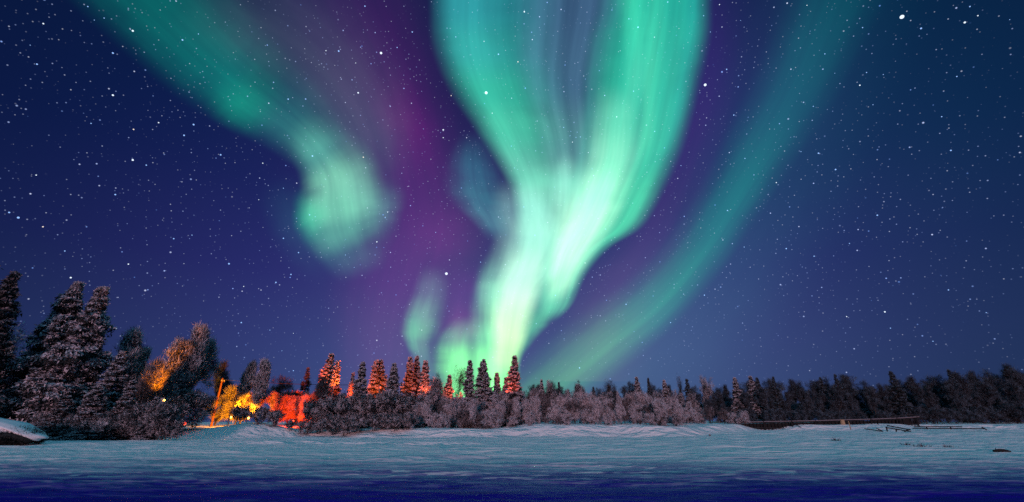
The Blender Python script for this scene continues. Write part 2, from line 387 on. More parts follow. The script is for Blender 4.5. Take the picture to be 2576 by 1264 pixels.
aurora('aurora', [
  dict(path=[(2150,-200,150,170),(2080,-20,140,160),(2010,180,120,130),(1930,340,110,110),(1850,490,105,90),(1760,640,105,80),(1650,770,110,80),(1530,870,120,80),(1420,960,120,80),(1330,1030,110,80),(1240,1100,100,80)],
       stops=[(0,(.0,.03,.03)),(.22,(.0,.058,.045)),(.42,(.0,.115,.065)),(.60,(.004,.18,.065)),(.72,(.03,.22,.045)),(.86,(.04,.21,.025)),(1,(.03,.18,.02))], peak=.56, rays=.14),
  dict(path=[(2230,-100,330,220),(2060,200,300,240),(1930,440,260,280),(1800,660,240,280),(1640,850,220,260),(1480,1010,200,240),(1380,1120,200,240)],
       stops=[(0,(.0,.012,.014)),(.5,(.004,.024,.024)),(1,(.014,.036,.028))], peak=.5, rays=.1),
 ], 'faint straight teal aurora band right of the bright fork, slanting down to the dark woods', 'aurora', 'aurora curtains in the night sky', 4200)
aurora('aurora', [
  dict(rows=[(660,1050,1130),(730,1030,1140),(790,1008,1128),(835,1000,1115),(870,1015,1100),(930,1040,1105),(1000,1040,1100)],
       cols=[K,(.05,.11,.08),(.10,.30,.15),(.10,.36,.14),(.07,.22,.10),(.04,.14,.07),K], peak=.42, plateau=.1, rays=.2),
  dict(rows=[(770,1015,1070),(820,1008,1072),(865,1015,1062),(900,1030,1062)], cols=[K,(.01,.16,.05),(.01,.12,.04),K], peak=.5, rays=.1),
 ], 'small detached green aurora patch floating low above the spruces, left of the bright foot', 'aurora', 'aurora curtains in the night sky', 3600)
aurora('aurora', [
  dict(path=[(840,-120,260,230),(920,60,240,210),(1000,240,200,170),(1045,400,170,150),(1070,560,190,170),(1050,680,230,180),(1010,800,220,180),(985,940,190,170),(960,1120,190,170)],
       stops=[(0,(.016,.0,.022)),(.22,(.034,.0,.032)),(.45,(.050,.001,.044)),(.65,(.056,.003,.048)),(.8,(.048,.010,.036)),(1,(.03,.01,.02))], peak=.5, rays=.25),
  dict(path=[(990,150,90,70),(1010,260,100,80),(1040,360,80,80),(1060,480,60,60)], stops=[(0,K),(.5,(.035,.0,.020)),(1,K)], peak=.5, rays=.1),
  dict(rows=[(640,1110,1240),(740,1095,1245),(830,1085,1235),(900,1080,1220)], cols=[K,(.04,.003,.045),(.10,.008,.065),K], peak=.5, rays=.15),
  dict(path=[(1100,480,110,120),(1110,590,130,140),(1100,700,100,110)], stops=[(0,K),(.5,(.030,.002,.022)),(1,K)], peak=.5, rays=.1),
  dict(rows=[(-100,1720,1900),(150,1710,1890),(350,1660,1850),(560,1560,1800),(700,1440,1740),(850,1380,1680),(960,1330,1640)],
       cols=[(.006,.0,.02),(.010,.0,.026),(.018,.0,.028),(.026,.003,.026),(.032,.008,.024),(.04,.016,.02),(.03,.02,.01)], peak=.42, rays=.15),
 ], 'dark purple auroral glow beside the bright green fork, strongest towards the left teal band', 'aurora', 'aurora curtains in the night sky', 4700)

# ------------------------------------------------------------------ the brightest stars, at their places
def star_mesh(name, col, k):
    m = bpy.data.materials.new(name); m.use_nodes = True; q = NT(m.node_tree); q.n.clear()
    e = q.add('ShaderNodeEmission'); e.inputs[0].default_value = (*col, 1); e.inputs[1].default_value = k
    q.l.new(e.outputs[0], q.add('ShaderNodeOutputMaterial').inputs[0]); m.cycles.emission_sampling = 'NONE'
    import bmesh
    bm = bmesh.new(); bmesh.ops.create_icosphere(bm, subdivisions=2, radius=1); me = bpy.data.meshes.new(name); bm.to_mesh(me); bm.free()
    me.materials.append(m); return me
STARM = [star_mesh('blue_star', (.30,.52,1), 1.15), star_mesh('white_star', (.75,.87,1), 1.3), star_mesh('warm_star', (1,.86,.78), 1.0)]
BIG = [(958.6,134,'large white star in the dark purple sky left of the bright fork'),
       (2269,43,'large white star near the top right of the sky'),
       (1774,214,'large white star close to the right edge of the bright fork'),
       (1123,689,'large white star in the purple glow just left of the bright trunk'),
       (1223,234,'large white star shining through the left fork of the green aurora')]
MED = [(221,17),(109,60),(334,78),(459,101),(284,134),(284,240),(229,311),(399,309),(487,314),(463,341),(334,403),(555,390),(786,393),(820,128),
  (852,129),(725,250),(918,16),(999,120),(1037,81),(901,234),(914,396),(1254,137),(1303,156),(1319,30),(1582,48),(1605,69),(1115,327),(1713,417),
  (1846,290),(2163,215),(1828,175),(2317,72),(2427,57),(1787,81),(2196,264),(1874,399),(2015,382),(2059,386),(2102,427),(1953,460),(2392,379),
  (290,490),(46,548),(23,535),(323,665),(178,699),(437,601),(483,592),(713,600),(751,636),(732,691),(694,711),(613,721),(576,664),(779,541),
  (435,888),(738,933),(607,812),(1209,660),(948,609),(975,534),(1472,662),(1575,766),(1687,812),(1458,926),(1772,743),(1872,622),(1978,626),
  (2137,613),(2048,645),(1830,530),(2130,797),(2226,785),(2347,859),(2207,542),(2386,730)]
SML = [(499,86),(93,162),(76,114),(336,326),(368,416),(661,411),(91,441),(262,46),(237,51),(1065,325),(1115,347),(1135,241),(1084,401),(895,159),
  (1294,423),(1647,331),(2222,188),(2075,136),(2407,193),(1863,52),(2046,268),(2369,294),(108,571),(163,632),(651,503),(713,474),(679,831),(738,839),
  (709,883),(969,548),(1061,831),(1419,853),(1096,585),(1557,625),(891,673),(869,642),(1763,574),(2481,787),(2240,826),(1418,321),(1434,342),(1449,346),
  (1440,358),(1436,331),(1460,345),(1452,333),(1770,40),(1810,12),(2030,14),(2170,70),(2440,17),(2460,40),(2540,50),(2100,185),(2180,183)]
rngS = random.Random(3)
for grp, r0, lab in ((BIG, 17.5, None), (MED, 10.5, 'bright star, a small round point in the night sky'), (SML, 7.2, 'tiny bright star, a fine point in the night sky')):
    for s in grp:
        o = link('star', STARM[1 if lab is None else (0 if rngS.random() < .68 else 1 if rngS.random() < .75 else 2)])
        o.location = tuple(sky_at(s[0], s[1], 6000)); k = r0*(1.15 if lab is None else .78 if s[0] < 1700 else .66)*rngS.uniform(.55, 1.12); o.scale = (k, k, k)
        tag(o, s[2] if lab is None else lab, 'star', {17.5: 'largest stars', 10.5: 'bright stars scattered over the sky', 7.2: 'tiny bright stars scattered over the sky'}[r0])

# ------------------------------------------------------------------ trees: generators (unit meshes shared between copies)
def unit(v): return v / (np.linalg.norm(v, axis=-1, keepdims=True) + 1e-9)
def gen_spruce(seed, h=10., r=1.6, frost=.55, dens=1.0, twin=0, ragged=.35, blade=1.0, pexp=.72, mats=('frost', 'needle')):
    rng = np.random.default_rng(seed)
    cr, tk = MB(), MB()
    stems = [(np.zeros(3), h, r)] if not twin else [(np.array((-.1*r, 0, 0)), h, r), (np.array((.62*r, .1, 0)), h*.955, r*.85)]
    for o, hh, rr in stems:
        ph = rng.uniform(0, 6.28); lean = rng.normal(0, .012, 2)*hh
        ax = lambda z: o + np.array((lean[0]*(z/hh)**2 + .05*math.sin(z*.9+ph), lean[1]*(z/hh)**2, z))
        zs = np.linspace(0, hh, 12)
        tk.tube([ax(z) for z in zs], .018*hh*(1 - zs/hh)**.8 + .012, 7)
        z = .05*hh
        while z < hh*.985:
            u = z/hh
            prof = (1-u)**pexp * (.82 + .3*math.sin(z*2.1+ph)*ragged + rng.normal(0, .12*ragged*2))
            L = max(.16, rr*prof); nb = max(4, int(7*dens*(.6 + .5*(1-u)) + rng.uniform(0, 1.5)))
            a0 = rng.uniform(0, 6.28)
            for b in range(nb):
                if rng.random() < .10*ragged*2: continue
                a = a0 + 6.283*b/nb + rng.normal(0, .22); l = L*rng.uniform(.62, 1.12)
                out = np.array((math.cos(a), math.sin(a), 0.)); p0 = ax(min(hh*.99, z + rng.normal(0, .02)*hh))
                for tq in (.5, .78, .98):          # snow tufts along the bough
                    if rng.random() > frost*1.3: continue
                    m_ = int(15*dens); c_ = p0 + out*l*tq + np.array((0, 0, (.30*u*tq - (.16+.34*(1-u))*tq**1.7)*l + .05)); sd = (.06 + .045*l)*blade
                    cr.slivers(c_ + rng.normal(0, sd, (m_, 3))*np.array((1, 1, .6)), unit(rng.normal(0, .5, (m_, 3)) + out*.6 + np.array((0, 0, -.15))), rng.uniform(.10, .24, m_)*blade, rng.uniform(.07, .13, m_)*blade, 0, rng, out*.6 + np.array((0, 0, .8)))
                    m_ = int(11*dens); cr.slivers(c_ - np.array((0, 0, .17*blade)) + rng.normal(0, sd, (m_, 3)), unit(rng.normal(0, .5, (m_, 3)) + out*.4 + np.array((0, 0, -.6))), rng.uniform(.14, .3, m_)*blade, rng.uniform(.07, .13, m_)*blade, 1, rng)
                droop = (.16 + .34*(1-u))*rng.uniform(.4, 1.6); up = .30*u
                nr_ = out*.7 + np.array((0, 0, .7)); fb = np.clip(frost*rng.uniform(.1, 1.9), 0, 1)
                n = max(8, int(30*dens*(l/1.2 + .25)))
                tt = np.sqrt(rng.uniform(.03, 1, n))
                pos = p0 + out*(tt*l)[:, None] + np.array((0, 0, 1.))*((up*tt - droop*tt**1.7 + .12*tt**4)*l)[:, None]
                side = np.array((-out[1], out[0], 0.)); sg = rng.choice((-1, 1), n)
                pos = pos + side*(sg*rng.uniform(0, .22, n)*l*(1-.6*tt))[:, None]
                d = unit(out*rng.uniform(.3, 1., n)[:, None] + side*(sg*rng.uniform(.1, .9, n))[:, None] + np.array((0, 0, 1.))*rng.normal(-.12, .30, n)[:, None])
                isf = rng.random(n) < fb*(.6 + .6*tt)
                bl = rng.uniform(.14, .34, n)*blade*(.7 + .5*(1-u)); bw = rng.uniform(.06, .12, n)*blade
                cr.slivers(pos[isf] + np.array((0, 0, .05)), d[isf], bl[isf]*.9, bw[isf]*1.15, 0, rng, nr_)
                dn = ~isf
                dd = unit(d[dn] + np.array((0, 0, -.55))); cr.slivers(pos[dn] - np.array((0, 0, .04)), dd, bl[dn]*1.1, bw[dn]*1.1, 1, rng, nr_)
            z += hh*.026*rng.uniform(.6, 1.4)*(1.15 - .35*u)
        tip = ax(hh*.97); n = 24
        cr.slivers(tip + rng.normal(0, .05, (n, 3)), unit(rng.normal(0, .6, (n, 3)) + np.array((0, 0, 1.0))), rng.uniform(.15, .4, n)*blade, .08*blade, (rng.random(n) > frost).astype(int), rng)
    return dict(trunk=tk.build('trunk', M['bark'], mesh_only=True), crown=cr.build('crown', [M[k_] for k_ in mats], mesh_only=True), h=h)

def gen_broadleaf(seed, h=9., w=2.4, frost=.5, n_end=340, tw=26, upright=.6, clear=.18, rime='frost', sl=1.0, stems=1, droop=.0, taper=.0):
    """leafless rimed tree: forked limbs, then masses of fine twigs"""
    rng = np.random.default_rng(seed)
    tk, cr = MB(), MB(); tips = []
    def limb(p, d, l, r, depth):
        n = 4; pts = [p]
        for i in range(n):
            d = unit(d + rng.normal(0, .16, 3) + np.array((0, 0, .05*upright))); pts.append(pts[-1] + d*l/n)
        rad = np.linspace(r, r*.55, n+1); tk.tube(pts, rad, 5 if depth < 2 else 3)
        if depth >= 4 or l < .35: tips.append((pts[-1], d, l)); return
        for i in range(1, n+1):
            k = 2 if i == n else (1 if rng.random() < .8 else 0)
            for _ in range(k):
                a = unit(rng.normal(0, 1, 3)); a = unit(a - d*np.dot(a, d))
                nd = unit(d*rng.uniform(.65, 1.) + a*rng.uniform(.35, .85) + np.array((0, 0, upright*.35)))
                limb(pts[i], nd, l*rng.uniform(.55, .74), rad[i]*.6, depth+1)
        tips.append((pts[-1], d, l*.5))
    for s in range(stems):
        a = 6.283*s/max(1, stems) + rng.uniform(0, .6); sp = 0 if stems == 1 else rng.uniform(.15, .55)
        base = np.array((math.cos(a), math.sin(a), 0.))*(0 if stems == 1 else .25)
        limb(base, unit(np.array((math.cos(a)*sp, math.sin(a)*sp, 1.))), h*.36, .016*h/ (1 if stems == 1 else 1.7), 0)
    T = np.array([q[0] for q in tips]); D = np.array([q[1] for q in tips])
    # fit to the wanted height and width
    zmax = T[:, 2].max(); rmax = np.percentile(np.hypot(T[:, 0], T[:, 1]), 92)
    fz = h*.95/zmax; fr = (w*.88)/max(rmax, .01)
    sc = np.array((fr, fr, fz)); T = T*sc
    for i, v in enumerate(tk.v): tk.v[i] = v*sc
    tp = lambda q: q*np.stack([1 - taper*np.clip(q[:, 2]/h, 0, 1)**1.3]*2 + [np.ones(len(q))], 1)
    T = tp(T)
    for i, v in enumerate(tk.v): tk.v[i] = tp(v)
    keep = T[:, 2] > clear*h*.6; T, D = T[keep], D[keep]
    sel = rng.choice(len(T), n_end, replace=len(T) < n_end)
    P = np.repeat(T[sel], tw, 0); dd = np.repeat(D[sel], tw, 0); n = len(P)
    P = P + rng.normal(0, .055*h**.5*1.1, (n, 3)); P[:, 2] = np.maximum(P[:, 2], .02)
    d = unit(dd*.45 + rng.normal(0, .6, (n, 3)) + np.array((0, 0, .45*upright - droop)))
    fz_ = np.where(rng.random(n_end) < frost*1.05, .92, .12); isf = rng.random(n) < np.repeat(fz_, tw)
    nr_ = unit((P - np.array((0, 0, h*.5)))*np.array((1, 1, .55)))*.8 + np.array((0, 0, .35))
    cr.slivers(P, d, rng.uniform(.14, .46, n)*sl*(h/7)**.4, rng.uniform(.022, .05, n)*sl, (~isf).astype(int), rng, nr_)
    return dict(trunk=tk.build('trunk', M['bark'], mesh_only=True), crown=cr.build('crown', [M[rime], M['twig']], mesh_only=True), h=h)

V = {}
V['spruce'] = [gen_spruce(11, 10, 2.3, .50, dens=1.4), gen_spruce(12, 10, 2.0, .46, dens=1.4, ragged=.5), gen_spruce(13, 10, 2.6, .5, dens=1.4, ragged=.3)]
V['slim']   = [gen_spruce(21, 10, 1.75, .55, dens=1.4, ragged=.5), gen_spruce(22, 10, 1.5, .55, dens=1.4, ragged=.45)]
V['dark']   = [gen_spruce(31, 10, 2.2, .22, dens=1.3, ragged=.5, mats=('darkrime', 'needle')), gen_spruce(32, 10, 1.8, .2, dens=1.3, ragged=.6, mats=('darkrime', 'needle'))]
V['big']    = [gen_spruce(41, 15, 4.8, .72, dens=2.2, twin=1, ragged=.65, blade=1.5, pexp=1.0)]
V['edge']   = [gen_spruce(51, 14, 3.6, .22, dens=1.9, ragged=.5, blade=1.3, pexp=.85, mats=('rime', 'needle'))]
V['broad']  = [gen_broadleaf(61, 9, 2.5, .42, n_end=520), gen_broadleaf(62, 9, 2.2, .36, n_end=520, upright=.9), gen_broadleaf(63, 9, 3.0, .45, n_end=520, upright=.4)]
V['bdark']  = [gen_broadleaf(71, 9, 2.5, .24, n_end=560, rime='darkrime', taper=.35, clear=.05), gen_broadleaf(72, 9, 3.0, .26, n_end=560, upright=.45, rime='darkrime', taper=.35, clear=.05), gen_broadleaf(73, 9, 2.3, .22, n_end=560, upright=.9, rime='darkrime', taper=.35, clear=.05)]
V['dense']  = [gen_broadleaf(76, 9, 2.3, .48, n_end=900, tw=36, upright=1.3, clear=.06, sl=1.15, taper=.62), gen_broadleaf(77, 8, 2.8, .5, n_end=900, tw=36, upright=.8, clear=.02, sl=1.15, taper=.4), gen_broadleaf(78, 9, 2.5, .5, n_end=800, tw=34, upright=1.1, clear=.04, sl=1.1, taper=.55)]
V['bare']   = [gen_broadleaf(81, 9, 1.9, .10, n_end=190, tw=9, upright=.8, rime='rime')]
V['shrub']  = [gen_broadleaf(90+i, 4.2, 2.1, .72, n_end=520, tw=30, upright=.4, clear=.0, stems=5, droop=.1, sl=1.0, taper=.25) for i in range(4)] + [gen_broadleaf(120+i, 4.2, 1.9, .5, n_end=480, tw=28, upright=.7, clear=.0, stems=5, sl=1.05, taper=.4, rime='rime') for i in range(2)]
V['sapling'] = [gen_broadleaf(110+i, 5.5, 1.35, .75, n_end=420, tw=28, upright=1.1, clear=.05, stems=3, taper=.45) for i in range(3)]
V['sdark']  = [gen_broadleaf(96+i, 4.2, 2.2, .30, n_end=560, tw=30, upright=.3, clear=.0, stems=5, droop=.15, sl=1.1) for i in range(2)]
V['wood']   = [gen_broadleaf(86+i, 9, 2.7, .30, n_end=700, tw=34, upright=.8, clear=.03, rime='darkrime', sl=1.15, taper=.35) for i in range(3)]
V['swood']  = [gen_broadleaf(98+i, 4.2, 2.2, .3, n_end=560, tw=30, upright=.3, clear=.0, stems=5, droop=.15, sl=1.1, rime='darkrime') for i in range(2)]
V['lit']    = [gen_broadleaf(101+i, 6, 2.6, .95, n_end=900, tw=44, upright=.5, clear=.03, sl=2.0, rime='rime') for i in range(2)]
NAMES = dict(spruce='spruce_tree', slim='spruce_tree', dark='spruce_tree', big='spruce_tree', edge='spruce_tree', broad='birch_tree', bdark='birch_tree',
             dense='birch_tree', bare='birch_tree', shrub='shrub', sdark='shrub', lit='birch_tree', sapling='birch_tree', wood='birch_tree', swood='shrub')
CATS = dict(spruce_tree='spruce tree', birch_tree='leafless tree', shrub='shrub')
rngT = random.Random(17)
_cnt = {}
def plant(kind, px, py, Y, label, group=None, wide=1.0, var=None, lean=0, rot=None):
    """a tree whose tip is seen at (px, py) and whose foot stands Y metres ahead"""
    top = at(px, py, Y); z0 = float(ground(top[0], Y)) - .05
    i = _cnt.get(kind, 0); _cnt[kind] = i + 1
    g = V[kind][var if var is not None else i % len(V[kind])]
    s = (top[2] - z0)/g['h']
    nm = NAMES[kind]
    o = empty(nm, (top[0], Y, z0), rngT.uniform(0, 6.28) if rot is None else rot, (s*wide, s*wide, s))
    o.rotation_euler[1] = lean
    tag(o, label, CATS[nm], group)
    tr = link('trunk' if nm != 'shrub' else 'stems', g['trunk'], o); c = link('crown', g['crown'], o)
    return o

# --- left shore
plant('edge', 44, 686, 41, 'dark unfrosted spruce cut off by the left edge of the picture', wide=.95, rot=.4)
plant('edge', -14, 664, 42.5, 'darkest spruce, only its right-hand boughs showing at the extreme left edge', wide=1.0, rot=2.2)
plant('big', 207, 711, 46, 'biggest spruce, frosted and twin-topped, towering over the left shore', rot=-.15)
plant('broad', 66, 806, 47, 'bushy frosted birch left of the twin-topped spruce', wide=1.25, var=2)
plant('dense', 20, 850, 49, 'brownish rimed birch between the left edge and the twin-topped spruce', wide=1.2, var=0)
plant('dense', 335, 824, 50, 'fuzzy narrow dark birch just right of the twin-topped spruce', wide=1.0, var=0)
plant('dense', 362, 868, 52, 'slender dark birch beside the orange-lit crown on the left', wide=.75, var=0)
plant('spruce', 302, 884, 45, 'small snow-laden spruce in front of the narrow dark birch', wide=1.25, var=2)
plant('dense', 527, 814, 53, 'tallest fuzzy dark birch with a reddish top, left of the lit utility pole', wide=.82, var=0)
plant('dense', 474, 846, 51, 'dark fuzzy birch leaning against the tallest fuzzy birch', wide=.9, var=2)
plant('dense', 503, 838, 54, 'feathery dark birch tucked between the two tallest fuzzy birches', wide=.72, var=1)
plant('bdark', 578, 906, 72, 'thin rimed birch standing right behind the lit utility pole', wide=.9, var=2)
plant('dense', 640, 904, 60, 'rimed birch above the yellow-lit bush, left of its twin', wide=.85, var=0)
plant('dense', 677, 902, 61, 'rimed birch above the red-lit bush, right of its twin', wide=.85, var=0)
plant('bdark', 712, 944, 73, 'low thin birch under the wires right of the twin rimed birches', wide=1.1)
plant('dark', 777, 924, 72, 'slim dark bluish spruce left of the orange-topped spruces', wide=.9)
plant('bdark', 800, 946, 64, 'dark birch at the foot of the tallest orange-topped spruce', wide=1.2)
plant('spruce', 392, 1000, 43.2, 'low snowy spruce right under the orange-lit crown', wide=1.5, var=0)
plant('spruce', 332, 958, 44.4, 'snowy young spruce between the small snow-laden spruce and the orange-lit crown', wide=1.4, var=1)
plant('spruce', 255, 965, 43.4, 'broad young spruce at the foot of the twin-topped spruce', wide=1.6, var=2)
plant('spruce', 168, 985, 43.0, 'squat young spruce right of the snow-capped mound', wide=1.7, var=1)
# --- the spruces against the glow
plant('slim', 830, 890, 70, 'tallest orange-lit spruce, leftmost of the glowing spruce tops', wide=1.25)
plant('slim', 853, 908, 68, 'orange-lit spruce close right of the tallest glowing spruce', wide=1.15)
plant('slim', 890, 938, 67, 'thin bright-orange spruce tip beside the pale frosted spruce', wide=.9)
plant('spruce', 913, 911, 62, 'pale pink frosted spruce right of the thin orange tip', wide=1.05, var=0)
plant('slim', 947, 906, 68, 'left one of the joined pair of orange spruce tops', wide=1.1)
plant('slim', 963, 906, 69, 'right one of the joined pair of orange spruce tops', wide=1.35)
plant('spruce', 996, 914, 62, 'dark grey frosted spruce standing clear with sky on both sides', wide=1.0, var=2)
plant('slim', 1032, 900, 68, 'reddish spruce, left one of the three tops under the green patch', wide=1.15)
plant('slim', 1053, 896, 70, 'dusky narrow spruce, middle one of the three tops under the green patch', wide=1.0)
plant('slim', 1075, 908, 68, 'orange-red spruce, right one of the three tops under the green patch', wide=1.2)
plant('broad', 1090, 934, 64, 'rimed birch at the left border of the low green glow', wide=.8)
plant('broad', 1110, 944, 66, 'low rimed birch against the green glow', wide=.8)
plant('bare', 1144, 912, 72, 'bare birch with green sky showing through its branches', wide=1.1)
plant('slim', 1130, 944, 67, 'small red-lit spruce in front of the bare birch', wide=1.3)
plant('spruce', 1184, 908, 64, 'frosted spruce against the green glow, left of the broad one', wide=.98, var=1)
plant('bare', 1203, 926, 74, 'small bare birch between the two frosted spruces in the green glow', wide=.9)
plant('spruce', 1221, 905, 64, 'broad frosted spruce with spreading boughs in front of the green glow', wide=1.2, var=2)
plant('slim', 1253, 938, 67, 'small orange-lit spruce tip under the white foot of the aurora', wide=1.3)
plant('slim', 1275, 950, 68, 'stub of a dusky spruce left of the tall red spruce', wide=1.4)
plant('slim', 1293, 896, 65, 'tall red-lit spruce right under the brightest aurora', wide=1.25, var=0)
# --- skyline to the right
plant('spruce', 1361, 955, 76, 'small dark spruce spike just right of the tall red spruce', wide=.8)
plant('broad', 1387, 953, 80, 'rounded rimed birch top right of the small spruce spike', wide=.9)
plant('dark', 1405, 962, 78, 'little reddish-dark spruce beside the rounded birch', wide=.9)
plant('broad', 1460, 953, 82, 'pale fuzzy birch below the lower end of the faint teal band', wide=.9)
plant('dark', 1493, 973, 74, 'small black spruce in the dip of the tree line', wide=1.0)
plant('bare', 1512, 950, 80, 'dark thin-twigged birch right of the dip in the tree line', wide=1.3)
plant('spruce', 1602, 949, 78, 'frosted spruce, stoutest top in the middle of the right tree line', wide=1.0)
plant('dark', 1630, 952, 76, 'slender dark spruce right of the stoutest frosted top', wide=.8)
plant('spruce', 1672, 956, 76, 'drooping frosted spruce above the dark lone shrub', wide=.9)
plant('bare', 1709, 936, 84, 'dead spindly birch rising thin above the tree line', wide=.45)
plant('dark', 1727, 953, 80, 'dark spruce right of the dead spindly birch', wide=1.1)
plant('broad', 1764, 938, 84, 'tall thin birch above the left end of the fence', wide=.6)
plant('spruce', 1848, 951, 82, 'brownish spruce, left end of the frosted clump over the fence', wide=1.1)
plant('spruce', 1888, 947, 82, 'frosted spruce in the middle of the clump over the fence', wide=1.1)
plant('dark', 1904, 951, 84, 'dark spruce at the right end of the clump over the fence', wide=1.1)
plant('dark', 1943, 947, 82, 'pointed dark green spruce standing behind the fence', wide=.9)
plant('dark', 2063, 950, 84, 'dark spruce above the yellowish fence post', wide=1.0)
plant('dark', 2099, 941, 84, 'sharp dark spruce top right of the yellowish fence post', wide=.9)
plant('dark', 2241, 935, 80, 'large dark drooping spruce above the right end of the fence', wide=1.35)
plant('dark', 2384, 929, 84, 'crooked dark spruce top in the right-hand woods', wide=.9)
# --- rows without single features
def prof(x, pts):
    xs, ys = zip(*pts); return float(np.interp(x, xs, ys))
def row(kind, x0, x1, step, pts, Y, label, group, jy=10, jY=2.5, wide=1.0, jw=.15):
    x = x0
    while x <= x1:
        plant(kind, x + rngT.uniform(-.35, .35)*step, prof(x, pts) + rngT.uniform(-jy, jy), (Y(x) if callable(Y) else Y) + rngT.uniform(-jY, jY), label, group, wide*rngT.uniform(1-jw, 1+jw))
        x += step
row('bdark', 1310, 1800, 27, [(1310,962),(1420,968),(1480,978),(1520,962),(1600,962),(1700,965),(1800,972)], 86, 'dark rimed birch in the wood behind the pink thicket', 'birches in the wood behind the thicket', 8, 4)
row('broad', 1330, 1790, 42, [(1330,975),(1800,985)], 74, 'pale rimed birch between the pink thicket and the dark wood', 'birches behind the thicket', 8, 3, .9)
row('bdark', 1800, 2580, 26, [(1800,978),(1840,958),(1920,955),(2000,958),(2040,948),(2140,948),(2200,962),(2300,948),(2380,938),(2440,934),(2470,918),(2580,916)], 92, 'dark birch in the right-hand wood beyond the fence', 'birches of the right-hand wood', 8, 4, 1.15)
row('wood', 1790, 2600, 44, [(1790,995),(1900,985),(2100,985),(2300,980),(2450,960),(2600,955)], 82, 'dense dark birch close behind the fence', 'birches close behind the fence', 12, 3, .95)
row('swood', 1880, 2600, 36, [(1880,1030),(2200,1028),(2400,1020),(2600,1010)], 77, 'dark rimed shrub right behind the fence', 'shrubs behind the fence', 8, 2, 1.1)
row('swood', 1300, 2600, 42, [(1300,1000),(1800,1005),(2200,1005),(2600,985)], 89, 'dark shrub deep inside the right-hand wood', 'shrubs deep inside the right-hand wood', 6, 2, 1.5)
row('sapling', 1065, 1740, 33, [(1065,982),(1300,984),(1450,992),(1600,990),(1740,998)], 67, 'pale upright frosted sapling rising from the central thicket', 'saplings in the central thicket', 14, 3, 1.0, .3)
row('sapling', 1080, 1720, 52, [(1080,1002),(1720,1005)], 58.5, 'pale frosted sapling near the front of the central thicket', 'saplings at the front of the thicket', 14, 1.5, 1.0, .3)
row('shrub', 1060, 1680, 30, [(1060,990),(1300,985),(1450,990),(1680,1000)], 65, 'pink-frosted shrub at the back of the central thicket', 'shrubs at the back of the central thicket', 18, 2, .9)
row('shrub', 1045, 1700, 31, [(1045,1018),(1200,1010),(1400,1010),(1700,1020)], 60.5, 'pink-frosted shrub in the middle of the central thicket', 'shrubs in the middle of the central thicket', 16, 1.5, .95)
row('shrub', 1060, 1690, 34, [(1060,1045),(1250,1038),(1500,1040),(1690,1045)], 57.6, 'pink-frosted shrub at the snowy front of the central thicket', 'shrubs at the front of the central thicket', 14, 1.0, 1.0)
row('shrub', 1725, 1880, 30, [(1725,1020),(1800,1025),(1880,1035)], 69, 'bluish frosted shrub between the pink thicket and the fence', 'frosted shrubs left of the fence', 9, 2, 1.0)
row('sdark', 800, 1060, 32, [(800,1000),(900,985),(1000,985),(1060,990)], 60, 'tall dark shrub below the orange-topped spruces', 'dark shrubs below the spruces', 9, 1.5, 1.0)
row('sdark', 700, 1050, 34, [(700,1062),(800,1050),(900,1040),(1050,1035)], 54, 'low dark shrub along the snow edge below the spruces', 'low dark shrubs along the snow edge', 6, 1.0, 1.2)
row('sdark', 150, 365, 36, [(150,985),(300,985),(380,1000),(440,1010)], 46.5, 'dark frosted shrub in the thicket under the twin-topped spruce', 'dark shrubs of the left shore', 10, 1.2, 1.0)
row('sdark', 382, 445, 28, [(382,1000),(445,1004)], 43.6, 'dark shrub right below the orange-lit crown', 'dark shrubs below the orange-lit crown', 4, .4, .8)
row('sdark', 120, 430, 38, [(120,1035),(300,1040),(430,1045)], 44, 'low dark shrub at the snowy foot of the left shore', 'low dark shrubs of the left shore', 8, .8, 1.15)
row('shrub', 20, 130, 34, [(20,960),(130,950)], 48, 'grey frosted shrub above the snow-capped mound', 'grey shrubs above the mound', 8, 1, 1.1)
row('sdark', 452, 500, 30, [(452,960),(500,985)], 52, 'dark shrub under the tallest fuzzy birch', 'dark shrubs under the fuzzy birches', 8, 1, 1.2)
row('sdark', 620, 690, 34, [(620,1022),(690,1030)], 54, 'dark shrub silhouetted in front of the orange glow', 'dark shrubs before the glow', 5, .8, 1.0)
plant('sdark', 1698, 1040, 56.5, 'lone dark shrub with a bare snow rim at the right end of the pink thicket', wide=.75)
plant('shrub', 1590, 1074, 55, 'tiny reddish shrub on the snow in front of the pink thicket', wide=.7)
plant('shrub', 1785, 1092, 52, 'tiny frosted shrub alone on the snow left of the fence', wide=1.1)

